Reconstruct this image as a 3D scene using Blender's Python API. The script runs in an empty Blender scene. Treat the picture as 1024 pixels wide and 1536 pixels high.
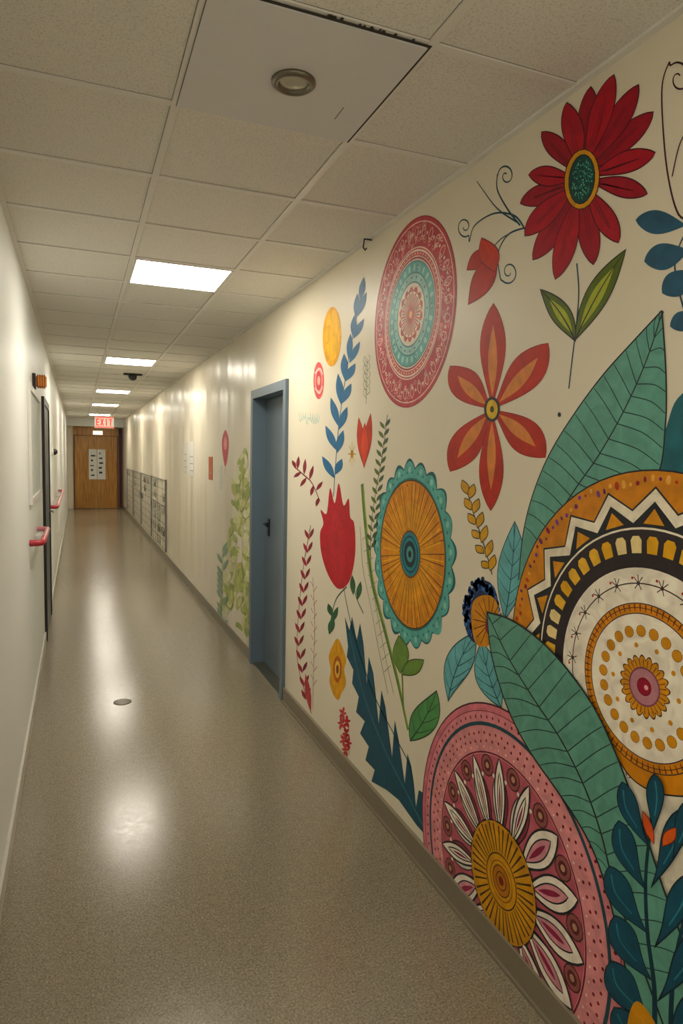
import bpy, bmesh, math, random
from mathutils import Vector, Matrix, geometry
random.seed(7)
sc = bpy.context.scene
try:
    sc.view_settings.view_transform = 'Standard'
    sc.view_settings.look = 'None'
except Exception: pass

# ------------------------------------------------------------------ survey
F_PX = 990.9; YAW, PIT, ROL = .3803, .0803, .01999
CAM_H = 1.586
WR, WL, HC = 1.239, -.272, CAM_H + .9916          # walls, ceiling height
X1, X2, TILE = .268, .795, .5225
Y_GRID = 1.994
Y_BACK, Y_END = -3.0, 20.5
s, c = math.sin(YAW), math.cos(YAW); sp, cp = math.sin(PIT), math.cos(PIT)
R = Vector((c, -s, 0)); U = Vector((s*sp, c*sp, cp)); F = Vector((s*cp, c*cp, -sp))
cr, sr = math.cos(ROL), math.sin(ROL)
R2 = cr*R + sr*U; U2 = -sr*R + cr*U
cd = bpy.data.cameras.new("camera"); cam = bpy.data.objects.new("camera", cd)
sc.collection.objects.link(cam); sc.camera = cam
cd.sensor_fit = 'VERTICAL'; cd.sensor_height = 36; cd.lens = F_PX/1536*36
cd.clip_start = .02
M = Matrix((R2, U2, -F)).transposed().to_4x4(); M.translation = Vector((0, 0, CAM_H))
cam.matrix_world = M

def W(px, py):
    """mural survey: photograph measurement -> (y,z) on the right wall plane"""
    d = (px-512)/F_PX*R2 + (768-py)/F_PX*U2 + F
    t = WR/d.x
    return (t*d.y, CAM_H + t*d.z)

# ------------------------------------------------------------------ materials
def lin(h):
    h = h.lstrip('#'); o = []
    for i in (0, 2, 4):
        v = int(h[i:i+2], 16)/255
        o.append(v/12.92 if v <= .04045 else ((v+.055)/1.055)**2.4)
    return tuple(o)
def newmat(name):
    m = bpy.data.materials.new(name); m.use_nodes = True
    nt = m.node_tree; b = nt.nodes["Principled BSDF"]
    return m, nt, b
def mat(name, hexc, rough=.5, metal=0, noise=.06, nscale=20, bump=0, bscale=200, spec=.5):
    m, nt, b = newmat(name); N = nt.nodes; L = nt.links
    col = lin(hexc)
    tc = N.new("ShaderNodeTexCoord"); no = N.new("ShaderNodeTexNoise"); no.inputs["Scale"].default_value = nscale
    no.inputs["Detail"].default_value = 4
    L.new(tc.outputs["Object"], no.inputs["Vector"])
    mx = N.new("ShaderNodeMix"); mx.data_type = 'RGBA'
    mx.inputs[6].default_value = tuple(x*(1-noise) for x in col)+(1,)
    mx.inputs[7].default_value = tuple(min(1, x*(1+noise)) for x in col)+(1,)
    L.new(no.outputs["Fac"], mx.inputs[0]); L.new(mx.outputs[2], b.inputs["Base Color"])
    b.inputs["Roughness"].default_value = rough; b.inputs["Metallic"].default_value = metal
    b.inputs["Specular IOR Level"].default_value = spec
    if bump:
        n2 = N.new("ShaderNodeTexNoise"); n2.inputs["Scale"].default_value = bscale; n2.inputs["Detail"].default_value = 3
        L.new(tc.outputs["Object"], n2.inputs["Vector"])
        bp = N.new("ShaderNodeBump"); bp.inputs["Strength"].default_value = bump; bp.inputs["Distance"].default_value = .002
        L.new(n2.outputs["Fac"], bp.inputs["Height"]); L.new(bp.outputs[0], b.inputs["Normal"])
    return m
def emat(name, col, st, base=(.9, .9, .9)):
    m, nt, b = newmat(name)
    b.inputs["Base Color"].default_value = tuple(base)+(1,)
    b.inputs["Emission Color"].default_value = tuple(col)+(1,); b.inputs["Emission Strength"].default_value = st
    return m

m_wall = mat("cream_wall_paint", "#ede3cc", .42, noise=.03, nscale=3, bump=.15, bscale=90)
m_left = mat("white_wall_paint", "#f0f3f0", .45, noise=.02, nscale=2, bump=.12, bscale=90)
m_base = mat("vinyl_cove_base", "#847a66", .45, noise=.08)
m_base_l = mat("vinyl_cove_base_light", "#c9c6ba", .45, noise=.05)
m_grid = mat("ceiling_grid_metal", "#e9e6de", .4, noise=.02)
m_blue = mat("blue_grey_door_paint", "#647583", .38, noise=.08, nscale=8)
m_bluedk = mat("blue_grey_door_leaf", "#68757f", .38, noise=.1, nscale=5)
m_dark = mat("dark_metal", "#1c1c1e", .4)
m_gap = mat("tile_gap_shadow_brown", "#3d382f", .8)
m_steel = mat("brushed_metal", "#9a9486", .3, metal=.9)
m_white = mat("white_plastic", "#e4e2dc", .4)
m_red = mat("red_rail_cap", "#b5303f", .35)
m_pink = mat("pink_rail", "#d07f88", .35)
m_orange = mat("orange_plastic", "#d8801c", .4)
m_maroon = mat("maroon_paint", "#4f1a2a", .5)
m_paper = mat("paper", "#e4e4de", .7)
m_ink = mat("ink", "#3a3a3a", .7)

# glossy wavy wall further down the corridor
def wavy(name, hexc):
    m, nt, b = newmat(name); N = nt.nodes; L = nt.links
    b.inputs["Base Color"].default_value = lin(hexc)+(1,); b.inputs["Roughness"].default_value = .3
    tc = N.new("ShaderNodeTexCoord"); sx = N.new("ShaderNodeSeparateXYZ"); L.new(tc.outputs["Object"], sx.inputs[0])
    cx = N.new("ShaderNodeCombineXYZ"); L.new(sx.outputs["Y"], cx.inputs["Y"])
    mz = N.new("ShaderNodeMath"); mz.operation = 'MULTIPLY'; mz.inputs[1].default_value = .12
    L.new(sx.outputs["Z"], mz.inputs[0]); L.new(mz.outputs[0], cx.inputs["Z"])
    no = N.new("ShaderNodeTexNoise"); no.inputs["Scale"].default_value = 1.4; no.inputs["Detail"].default_value = 1.5
    L.new(cx.outputs[0], no.inputs["Vector"])
    bp = N.new("ShaderNodeBump"); bp.inputs["Strength"].default_value = 1; bp.inputs["Distance"].default_value = .1
    L.new(no.outputs["Fac"], bp.inputs["Height"]); L.new(bp.outputs[0], b.inputs["Normal"])
    return m
m_wavy = wavy("cream_gloss_wall", "#ede3cc")

def floor_mat():
    m, nt, b = newmat("speckled_vinyl_floor"); N = nt.nodes; L = nt.links
    tc = N.new("ShaderNodeTexCoord")
    n1 = N.new("ShaderNodeTexNoise"); n1.inputs["Scale"].default_value = 140; n1.inputs["Detail"].default_value = 5; n1.inputs["Roughness"].default_value = .85
    L.new(tc.outputs["Object"], n1.inputs[0])
    n2 = N.new("ShaderNodeTexNoise"); n2.inputs["Scale"].default_value = 30; n2.inputs["Detail"].default_value = 5; n2.inputs["Roughness"].default_value = .7
    L.new(tc.outputs["Object"], n2.inputs[0])
    r = N.new("ShaderNodeValToRGB"); r.color_ramp.elements[0].position = .34; r.color_ramp.elements[1].position = .68
    r.color_ramp.elements[0].color = lin("#574e3e")+(1,); r.color_ramp.elements[1].color = lin("#b0a58a")+(1,)
    e = r.color_ramp.elements.new(.5); e.color = lin("#887d68")+(1,)
    L.new(n1.outputs["Fac"], r.inputs[0])
    mr = N.new("ShaderNodeMapRange"); mr.inputs[1].default_value = .3; mr.inputs[2].default_value = .7; mr.inputs[3].default_value = .88; mr.inputs[4].default_value = 1.12
    L.new(n2.outputs["Fac"], mr.inputs[0])
    vm = N.new("ShaderNodeVectorMath"); vm.operation = 'SCALE'; L.new(r.outputs[0], vm.inputs[0]); L.new(mr.outputs[0], vm.inputs["Scale"])
    L.new(vm.outputs[0], b.inputs["Base Color"])
    m2 = N.new("ShaderNodeMapRange"); m2.inputs[1].default_value = .3; m2.inputs[2].default_value = .7; m2.inputs[3].default_value = .16; m2.inputs[4].default_value = .25
    L.new(n2.outputs["Fac"], m2.inputs[0]); L.new(m2.outputs[0], b.inputs["Roughness"])
    b.inputs["Specular IOR Level"].default_value = .7
    bp2 = N.new("ShaderNodeBump"); bp2.inputs["Strength"].default_value = .08; bp2.inputs["Distance"].default_value = .001
    L.new(n1.outputs["Fac"], bp2.inputs["Height"]); L.new(bp2.outputs[0], b.inputs["Normal"])
    return m
m_floor = floor_mat()

def tile_mat():
    m, nt, b = newmat("fissured_ceiling_tile"); N = nt.nodes; L = nt.links
    tc = N.new("ShaderNodeTexCoord")
    n1 = N.new("ShaderNodeTexNoise"); n1.inputs["Scale"].default_value = 170; n1.inputs["Detail"].default_value = 4; n1.inputs["Roughness"].default_value = .7
    L.new(tc.outputs["Object"], n1.inputs[0])
    r = N.new("ShaderNodeValToRGB"); r.color_ramp.elements[0].position = .34; r.color_ramp.elements[1].position = .5
    r.color_ramp.elements[0].color = lin("#cec9bd")+(1,); r.color_ramp.elements[1].color = lin("#eae7de")+(1,)
    L.new(n1.outputs["Fac"], r.inputs[0]); L.new(r.outputs[0], b.inputs["Base Color"])
    b.inputs["Roughness"].default_value = .85
    bp = N.new("ShaderNodeBump"); bp.inputs["Strength"].default_value = .25; bp.inputs["Distance"].default_value = .002
    L.new(n1.outputs["Fac"], bp.inputs["Height"]); L.new(bp.outputs[0], b.inputs["Normal"])
    return m
m_tile = tile_mat()

def wood_mat():
    m, nt, b = newmat("varnished_wood"); N = nt.nodes; L = nt.links
    tc = N.new("ShaderNodeTexCoord"); mp = N.new("ShaderNodeMapping"); mp.inputs["Scale"].default_value = (12, 12, 1)
    no = N.new("ShaderNodeTexNoise"); no.inputs["Scale"].default_value = 2.5; no.inputs["Detail"].default_value = 6
    L.new(tc.outputs["Object"], mp.inputs[0]); L.new(mp.outputs[0], no.inputs[0])
    r = N.new("ShaderNodeValToRGB"); r.color_ramp.elements[0].position = .3; r.color_ramp.elements[1].position = .7
    r.color_ramp.elements[0].color = lin("#9a6320")+(1,); r.color_ramp.elements[1].color = lin("#c8933c")+(1,)
    L.new(no.outputs["Fac"], r.inputs[0]); L.new(r.outputs[0], b.inputs["Base Color"]); b.inputs["Roughness"].default_value = .35
    return m
m_wood = wood_mat()

def paint_mat():
    m, nt, b = newmat("mural_paint"); N = nt.nodes; L = nt.links
    at = N.new("ShaderNodeAttribute"); at.attribute_name = "Col"
    tc = N.new("ShaderNodeTexCoord"); no = N.new("ShaderNodeTexNoise"); no.inputs["Scale"].default_value = 16; no.inputs["Detail"].default_value = 8; no.inputs["Distortion"].default_value = 1.2
    L.new(tc.outputs["Object"], no.inputs["Vector"])
    mr = N.new("ShaderNodeMapRange"); mr.inputs[1].default_value = .3; mr.inputs[2].default_value = .7
    mr.inputs[3].default_value = .96; mr.inputs[4].default_value = 1.4
    L.new(no.outputs["Fac"], mr.inputs[0])
    hs = N.new("ShaderNodeHueSaturation"); hs.inputs["Saturation"].default_value = 1.07; L.new(at.outputs["Color"], hs.inputs["Color"])
    mx = N.new("ShaderNodeVectorMath"); mx.operation = 'SCALE'
    L.new(hs.outputs["Color"], mx.inputs[0]); L.new(mr.outputs[0], mx.inputs["Scale"])
    L.new(mx.outputs[0], b.inputs["Base Color"]); b.inputs["Roughness"].default_value = .48
    b.inputs["Specular IOR Level"].default_value = .35
    bp = N.new("ShaderNodeBump"); bp.inputs["Strength"].default_value = .2; bp.inputs["Distance"].default_value = .002
    n2 = N.new("ShaderNodeTexNoise"); n2.inputs["Scale"].default_value = 90; L.new(tc.outputs["Object"], n2.inputs["Vector"])
    L.new(n2.outputs["Fac"], bp.inputs["Height"]); L.new(bp.outputs[0], b.inputs["Normal"])
    return m
m_paint = paint_mat()

# ------------------------------------------------------------------ mesh helpers
def link(o, parent=None):
    sc.collection.objects.link(o)
    if parent: o.parent = parent
    return o
def empty(name, loc=(0, 0, 0)):
    e = bpy.data.objects.new(name, None); e.location = loc; e.empty_display_size = .1
    sc.collection.objects.link(e); return e
def boxes(name, bl, m, parent=None, bevel=0, mats=None):
    """bl: list of (x0,x1,y0,y1,z0,z1[,matindex])"""
    bm = bmesh.new()
    for b in bl:
        x0, x1, y0, y1, z0, z1 = b[:6]
        vs = [bm.verts.new(p) for p in ((x0,y0,z0),(x1,y0,z0),(x1,y1,z0),(x0,y1,z0),(x0,y0,z1),(x1,y0,z1),(x1,y1,z1),(x0,y1,z1))]
        for f in ((3,2,1,0),(4,5,6,7),(0,1,5,4),(1,2,6,5),(2,3,7,6),(3,0,4,7)):
            fc = bm.faces.new([vs[i] for i in f])
            if len(b) > 6: fc.material_index = b[6]
    if bevel:
        bmesh.ops.bevel(bm, geom=bm.edges[:], offset=bevel, segments=2, affect='EDGES')
    me = bpy.data.meshes.new(name); bm.to_mesh(me); bm.free()
    for mm in (mats or [m]): me.materials.append(mm)
    o = bpy.data.objects.new(name, me); return link(o, parent)
def revolve(name, prof, m, loc, axis='Z', parent=None, n=32, flip=1, mats=None):
    """prof: list of (r,h[,mi]) revolved about axis"""
    bm = bmesh.new(); rings = []
    for pr in prof:
        r, h = pr[0], pr[1]*flip; ring = []
        for i in range(n):
            a = 2*math.pi*i/n; u, v = r*math.cos(a), r*math.sin(a)
            p = {'Z': (u, v, h), 'X': (h, u, v), 'Y': (u, h, v)}[axis]
            ring.append(bm.verts.new((p[0]+loc[0], p[1]+loc[1], p[2]+loc[2])))
        rings.append(ring)
    for k in range(len(rings)-1):
        mi = prof[k][2] if len(prof[k]) > 2 else 0
        for i in range(n):
            f = bm.faces.new([rings[k][i], rings[k][(i+1) % n], rings[k+1][(i+1) % n], rings[k+1][i]]); f.smooth = True; f.material_index = mi
    for ring, mi in ((rings[0], 0), (rings[-1], prof[-1][2] if len(prof[-1]) > 2 else 0)):
        f = bm.faces.new(ring); f.material_index = mi
    bmesh.ops.remove_doubles(bm, verts=bm.verts, dist=1e-6)
    bmesh.ops.recalc_face_normals(bm, faces=bm.faces)
    me = bpy.data.meshes.new(name); bm.to_mesh(me); bm.free()
    for mm in (mats or [m]): me.materials.append(mm)
    return link(bpy.data.objects.new(name, me), parent)
def tube(name, pts, r, m, parent=None):
    cu = bpy.data.curves.new(name, 'CURVE'); cu.dimensions = '3D'; cu.bevel_depth = r; cu.bevel_resolution = 4; cu.use_fill_caps = True
    sp_ = cu.splines.new('POLY'); sp_.points.add(len(pts)-1)
    for i, p in enumerate(pts): sp_.points[i].co = (*p, 1)
    cu.materials.append(m)
    o = bpy.data.objects.new(name, cu); sc.collection.objects.link(o)
    dg = bpy.context.evaluated_depsgraph_get(); me = bpy.data.meshes.new_from_object(o.evaluated_get(dg))
    bpy.data.objects.remove(o); o2 = bpy.data.objects.new(name, me)
    for p in me.polygons: p.use_smooth = True
    return link(o2, parent)
def par(o, e): o.parent = e; o.matrix_parent_inverse = Matrix.Translation(-Vector(e.location)); return o

# ------------------------------------------------------------------ room shell
T = .15
DY0, DY1, DZ = 4.075, 4.885, 2.03     # right door opening
boxes("floor", [(WL-T, WR+T+.1, Y_BACK-T, Y_END+T, -.1, 0)], m_floor)
wr = boxes("wall_right", [(WR, WR+T, Y_BACK, DY0, 0, HC, 0), (WR, WR+T, DY1, Y_END, 0, HC, 1), (WR, WR+T, DY0, DY1, DZ, HC, 0)], None, mats=[m_wall, m_wavy])
boxes("wall_left", [(WL-T, WL, Y_BACK, Y_END, 0, HC)], m_left)
boxes("wall_end", [(WL-T, WR+T, Y_END, Y_END+T, 0, HC)], m_wall)
boxes("trim_1", [(WL, WR, Y_END-.5, Y_END, 2.36, HC)], m_left)      # bulkhead over end door
ceil = boxes("ceiling", [(WL-T, WR+T, Y_BACK-T, Y_END+T, HC, HC+.1)], m_tile)
gb = []
gw = .0115; gz = HC-.006
for x in (X1, X2): gb.append((x-gw, x+gw, Y_BACK, Y_END, gz, HC+.001))
k = -12
while Y_GRID + k*TILE < Y_END:
    y = Y_GRID+k*TILE
    if y > Y_BACK: gb.append((WL, WR, y-gw, y+gw, gz+.001, HC+.001))
    k += 1
gb.append((WL, WL+.02, Y_BACK, Y_END, gz-.002, HC+.001)); gb.append((WR-.02, WR, Y_BACK, Y_END, gz-.002, HC+.001))
boxes("ceiling_grid", gb, m_grid, parent=ceil)
boxes("grid_reveal", [(x-gw-.002, x+gw+.002, Y_BACK, Y_END, HC-.0006, HC+.001) for x in (X1, X2)]+[(WL, WR, Y_GRID+k*TILE-gw-.002, Y_GRID+k*TILE+gw+.002, HC-.0006, HC+.001) for k in range(-9, 35)], mat("grid_reveal_grey", "#948f83", .8), parent=ceil)
# baseboards
boxes("baseboard_right", [(WR-.016, WR, Y_BACK, DY0-.045, 0, .095), (WR-.024, WR, Y_BACK, DY0-.045, 0, .012), (WR-.01, WR, DY1+.045, Y_END, 0, .085)], m_base)
boxes("baseboard_left", [(WL, WL+.012, Y_BACK, 6.0, 0, .08), (WL, WL+.012, 7.05, Y_END, 0, .08)], m_base_l)

# ------------------------------------------------------------------ ceiling lights
m_panel = emat("led_diffuser", (1, .93, .79), 28)
def light_panel(y0):
    e = empty("ceiling_light_panel", ((X1+X2)/2, y0+TILE/2, HC))
    x0, x1, y1 = X1+gw, X2-gw, y0+TILE-gw; y0 = y0+gw
    o = boxes("diffuser", [(x0+.012, x1-.012, y0+.012, y1-.012, HC-.007, HC+.001)], m_panel)
    f = boxes("frame", [(x0, x0+.012, y0, y1, HC-.008, HC), (x1-.012, x1, y0, y1, HC-.008, HC), (x0+.012, x1-.012, y0, y0+.012, HC-.008, HC), (x0+.012, x1-.012, y1-.012, y1, HC-.008, HC)], m_white)
    par(o, e); par(f, e)
for kk in (-5, 3, 10, 17, 23, 30):
    light_panel(Y_GRID+kk*TILE)

# access panel with downlight (flat white tile slightly dropped)
ap = empty("ceiling_access_panel", (X1, Y_GRID, HC))
yy0, yy1 = Y_GRID-TILE+.004, Y_GRID-.004
par(boxes("panel", [(X1+.002, X2-.007, yy0, yy1, HC-.012, HC-.008)], mat("flat_white_panel", "#dddddc", .6, noise=.03), bevel=.001), ap)
par(boxes("shadow_gap", [(X1+.001, X2+.001, Y_GRID-TILE-.003, Y_GRID+.001, HC-.0078, HC-.0068)], m_gap), ap)
par(boxes("scuff", [(.70, .704, 1.80, 1.87, HC-.0122, HC-.012)], mat("scuff_grey", "#8f8e8c", .8)), ap)
par(boxes("edge_chips", [(x, x+random.uniform(.003, .008), Y_GRID-TILE-.009-random.uniform(0, .004), Y_GRID-TILE-.003, HC-.0088, HC-.0068) for x in [X1+.25+.27*random.random() for _ in range(14)]], m_gap), ap)
dl = empty("recessed_downlight", (.535, 1.735, HC))
par(revolve("trim_ring", [(.058, 0), (.058, .006), (.05, .012), (.042, .012), (.038, .004), (.036, .002, 1), (.02, .009, 1), (.001, .011, 1)], None, (.535, 1.735, HC-.012), flip=-1, mats=[mat("bronze_ring", "#7d7668", .3, metal=.7), mat("frosted_lens", "#b5b0a0", .2)]), dl)

# ------------------------------------------------------------------ right door
dr = empty("door_1", (WR, (DY0+DY1)/2, 0))
par(boxes("frame", [
    (WR-.022, WR+.14, DY0-.045, DY0+.012, 0, DZ+.05), (WR-.022, WR+.14, DY1-.012, DY1+.045, 0, DZ+.05), (WR-.022, WR+.14, DY0+.012, DY1-.012, DZ-.012, DZ+.05)], m_blue), dr)
par(boxes("leaf", [(WR+.085, WR+.125, DY0+.015, DY1-.015, .008, DZ-.015)], m_bluedk), dr)
par(boxes("threshold", [(WR-.005, WR+.13, DY0+.012, DY1-.012, 0, .007)], m_steel), dr)
par(boxes("handle_plate", [(WR+.077, WR+.085, 4.74, 4.785, 1.0, 1.13)], m_dark, bevel=.002), dr)
par(tube("handle", [(WR+.08, 4.76, 1.09), (WR+.05, 4.76, 1.09), (WR+.042, 4.74, 1.09), (WR+.042, 4.66, 1.085)], .009, m_dark), dr)

# ------------------------------------------------------------------ left door
d2 = empty("door_2", (WL, 6.5, 0))
par(boxes("frame", [(WL, WL+.022, 6.0, 6.06, 0, 2.05), (WL, WL+.022, 6.99, 7.05, 0, 2.05), (WL, WL+.022, 6.06, 6.99, 1.99, 2.05)], m_dark), d2)
par(boxes("leaf", [(WL, WL+.012, 6.06, 6.99, .005, 1.99)], mat("dark_door_leaf", "#34424c", .4)), d2)
par(boxes("hinge", [(WL+.012, WL+.024, 6.07, 6.1, .4, .5), (WL+.012, WL+.024, 6.07, 6.1, 1.6, 1.7)], m_steel), d2)
par(tube("handle", [(WL+.012, 6.9, 1.03), (WL+.05, 6.9, 1.03), (WL+.05, 6.8, 1.03)], .009, m_steel), d2)

# notice frame on left wall
nf = empty("notice_board", (WL, 4.9, 1.6))
par(boxes("frame", [(WL, WL+.018, 4.35, 4.39, 1.27, 2.0), (WL, WL+.018, 5.5, 5.54, 1.27, 2.0), (WL, WL+.018, 4.39, 5.5, 1.27, 1.31), (WL, WL+.018, 4.39, 5.5, 1.96, 2.0)], m_white, bevel=.002), nf)
par(boxes("backing", [(WL, WL+.006, 4.39, 5.5, 1.31, 1.96)], mat("board_grey", "#d3d8d4", .6)), nf)
# alarm beacon
ab = empty("alarm_beacon", (WL, 4.9, 2.06))
par(boxes("base", [(WL, WL+.02, 4.85, 4.95, 2.01, 2.11)], m_dark, bevel=.003), ab)
par(boxes("lens", [(WL+.02, WL+.085, 4.86, 4.94, 2.02, 2.10)], m_orange, bevel=.008), ab)
par(boxes("ribs", [(WL+.03+i*.014, WL+.034+i*.014, 4.857, 4.943, 2.017, 2.103) for i in range(4)], mat("amber_dark", "#6e3c10", .4)), ab)
# wall dome camera
revolve("wall_camera", [(.05, 0), (.05, .012), (.036, .02, 1), (.034, .04, 1), (.02, .058, 1), (.002, .062, 1)], None, (WL, 8.2, 1.6), axis='X', mats=[m_white, m_dark])
# handrails
def rail(y0, y1, zc, endred):
    e = empty("handrail", (WL, (y0+y1)/2, zc))
    xo = WL+.07
    par(tube("bar", [(WL+.002, y0+.0, zc), (xo-.02, y0, zc), (xo, y0+.02, zc), (xo, y1-.02, zc), (xo-.02, y1, zc), (WL+.002, y1, zc)], .017, m_pink), e)
    if endred: par(tube("end_cap", [(WL+.002, y0-.001, zc), (xo-.02, y0-.001, zc), (xo+.001, y0+.02, zc), (xo+.001, y0+.25, zc)], .0195, m_red), e)
    n = max(2, int((y1-y0)/.8)); bl = []
    for i in range(n):
        y = y0+.2+(y1-y0-.4)*i/(n-1)
        bl.append((WL, xo, y-.012, y+.012, zc-.03, zc-.01))
    par(boxes("brackets", bl, m_white), e)
rail(4.3, 5.1, 1.05, True); rail(7.3, 10.5, 1.04, True)

# ------------------------------------------------------------------ far end
de = empty("door_3", ((WL+WR)/2, Y_END, 0))
xa, xb = WL+.2, WR-.17
par(boxes("leaves", [(xa, (xa+xb)/2-.003, Y_END-.04, Y_END, .01, 2.1), ((xa+xb)/2+.003, xb, Y_END-.04, Y_END, .01, 2.1)], m_wood, bevel=.003), de)
par(boxes("frame", [(xa-.04, xa, Y_END-.045, Y_END, 0, 2.12), (xb, xb+.04, Y_END-.045, Y_END, 0, 2.12), (xa, xb, Y_END-.045, Y_END, 2.1, 2.12)], mat("wood_frame", "#6e4418", .4)), de)
par(boxes("transom_panel", [(xa-.04, xb+.04, Y_END-.04, Y_END, 2.12, 2.36)], m_wood), de)
par(boxes("glass_light", [(.42, .68, Y_END-.045, Y_END-.04, 2.14, 2.25)], emat("lit_glass", (1, .9, .7), 1.2), ), de)
par(boxes("push_plate", [((xa+xb)/2-.12, (xa+xb)/2-.03, Y_END-.045, Y_END-.04, .95, 1.2)], m_steel), de)
boxes("maroon_curtain", [(WR-.12+i*.024, WR-.10+i*.024, Y_END-.1-.02*(i % 2), Y_END-.05-.02*(i % 2), .02, 2.34) for i in range(4)], m_maroon, bevel=.006)
po = empty("door_poster", (.5, Y_END-.06, 1.3))
par(boxes("sheets", [(.30, .52, Y_END-.052, Y_END-.047, .85, 1.72), (.53, .75, Y_END-.052, Y_END-.047, .85, 1.72)], m_paper), po)
par(boxes("print", [(.33+.23*(i % 2)+random.random()*.03, .38+.23*(i % 2)+random.random()*.1, Y_END-.054, Y_END-.052, .95+i*.07, .98+i*.07+random.random()*.03) for i in range(10)], m_ink), po)
# exit sign
EX, EY, EZ = .55, 15.4, 2.15
ex = empty("exit_sign", (EX, EY, EZ))
par(boxes("hangers", [(EX-.14, EX-.132, EY, EY+.006, EZ+.24, HC), (EX+.13, EX+.138, EY, EY+.006, EZ+.24, HC)], m_steel), ex)
par(boxes("housing", [(EX-.2, EX+.2, EY-.02, EY+.03, EZ, EZ+.25)], m_white, bevel=.004), ex)
er = emat("exit_red_glow", (1, .06, .02), .9, base=(.5, .02, .01))
L5 = []
for i, ch in enumerate("EXIT"):
    x = EX-.17+i*.088; z0, z1 = EZ+.05, EZ+.2; w = .066; t = .024; y0, y1 = EY-.026, EY-.02
    if ch == 'E': L5 += [(x, x+t, y0, y1, z0, z1)]+[(x+t, x+w, y0, y1, z, z+t) for z in (z0, (z0+z1-t)/2, z1-t)]
    if ch == 'X':
        for j in range(8):
            L5 += [(x+j*w/10, x+j*w/10+t, y0, y1, z0+j*(z1-z0)/8, z0+(j+1)*(z1-z0)/8), (x+(7-j)*w/10, x+(7-j)*w/10+t, y0, y1, z0+j*(z1-z0)/8, z0+(j+1)*(z1-z0)/8)]
    if ch == 'I': L5 += [(x+w/2-t/2, x+w/2+t/2, y0, y1, z0, z1)]
    if ch == 'T': L5 += [(x+w/2-t/2, x+w/2+t/2, y0, y1, z0, z1-t), (x, x+w, y0, y1, z1-t, z1)]
L5 += [(EX-.195, EX+.195, EY-.024, EY-.02, EZ+.22, EZ+.24), (EX-.195, EX+.195, EY-.024, EY-.02, EZ+.01, EZ+.03)]
par(boxes("letters", L5, er), ex)
# ceiling dome camera
cc_ = empty("ceiling_camera", (.64, 8.6, HC))
par(boxes("mount_plate", [(.53, .75, 8.55, 8.65, HC-.02, HC-.006)], m_dark, bevel=.004), cc_)
par(revolve("dome", [(.05, 0), (.05, .015), (.045, .04), (.025, .06), (.002, .065)], m_dark, (.64, 8.6, HC-.02), flip=-1), cc_)
# hook
tube("ceiling_hook", [(WR-.004, 2.79, HC-.012), (WR-.04, 2.79, HC-.012), (WR-.045, 2.79, HC-.05), (WR-.035, 2.79, HC-.06), (WR-.028, 2.79, HC-.05)], .0035, m_dark)
# floor drain
revolve("floor_drain_cover", [(.055, 0), (.055, .002), (.05, .003), (.001, .003)], mat("drain_metal", "#5e5648", .35, metal=.5), (.25, 4.35, 0))
# notices on right wall
def notice(y0, y1, z0, z1, m, lines=True):
    e = empty("wall_notice", (WR, (y0+y1)/2, (z0+z1)/2))
    par(boxes("sheet", [(WR-.004, WR, y0, y1, z0, z1)], m), e)
    if lines:
        par(boxes("print", [(WR-.005, WR-.004, y0+.03, y1-.03-random.random()*.05, z, z+.01) for z in [z0+.06+i*.08 for i in range(int((z1-z0-.08)/.08))]], m_steel), e)
m_or = mat("orange_paper", "#c5663a", .6)
notice(6.55, 6.75, 1.35, 1.58, m_or); notice(6.1, 6.22, 1.28, 1.5, m_paper)
notice(7.7, 8.0, 1.35, 1.75, m_paper); notice(8.2, 8.45, 1.38, 1.74, m_paper)
# wire grid rack on far right wall
bl = []
y0, y1, z0, z1 = 10.2, 18.6, .14, 1.2
z = z0
while z <= z1+.001: bl.append((WR-.022, WR-.018, y0, y1, z-.005, z+.005)); z += .1325
y = y0
while y <= y1+.01: bl.append((WR-.018, WR-.014, y-.01, y+.01, z0, z1)); y += .35
for y in (10.2, 12.3, 14.4, 16.5, 18.6): bl.append((WR-.028, WR-.003, y-.014, y+.014, z0-.02, z1+.02))
bl.append((WR-.026, WR-.016, y0, y1, z1, z1+.014))
rk = boxes("wire_grid_rack", bl, mat("pale_grey_wire", "#87867f", .45))
bl = []
for i in range(34):     # thin wire motifs hung on the grid
    y = y0+.08+.6*random.randint(0, 13); z = z0+.1766*random.randint(0, 5)+.03
    w_ = random.uniform(.2, .42); h_ = .11; t = .004
    bl += [(WR-.026, WR-.022, y, y+w_, z, z+t*1.5), (WR-.026, WR-.022, y, y+w_, z+h_, z+h_+t*1.5), (WR-.026, WR-.022, y, y+.02, z, z+h_), (WR-.026, WR-.022, y+w_-.02, y+w_, z, z+h_), (WR-.026, WR-.022, y+w_*.4, y+w_*.4+.02, z, z+h_*.7)]
boxes("wire_motifs", bl, mat("grey_wire", "#5f5e58", .6), parent=rk)

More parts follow.
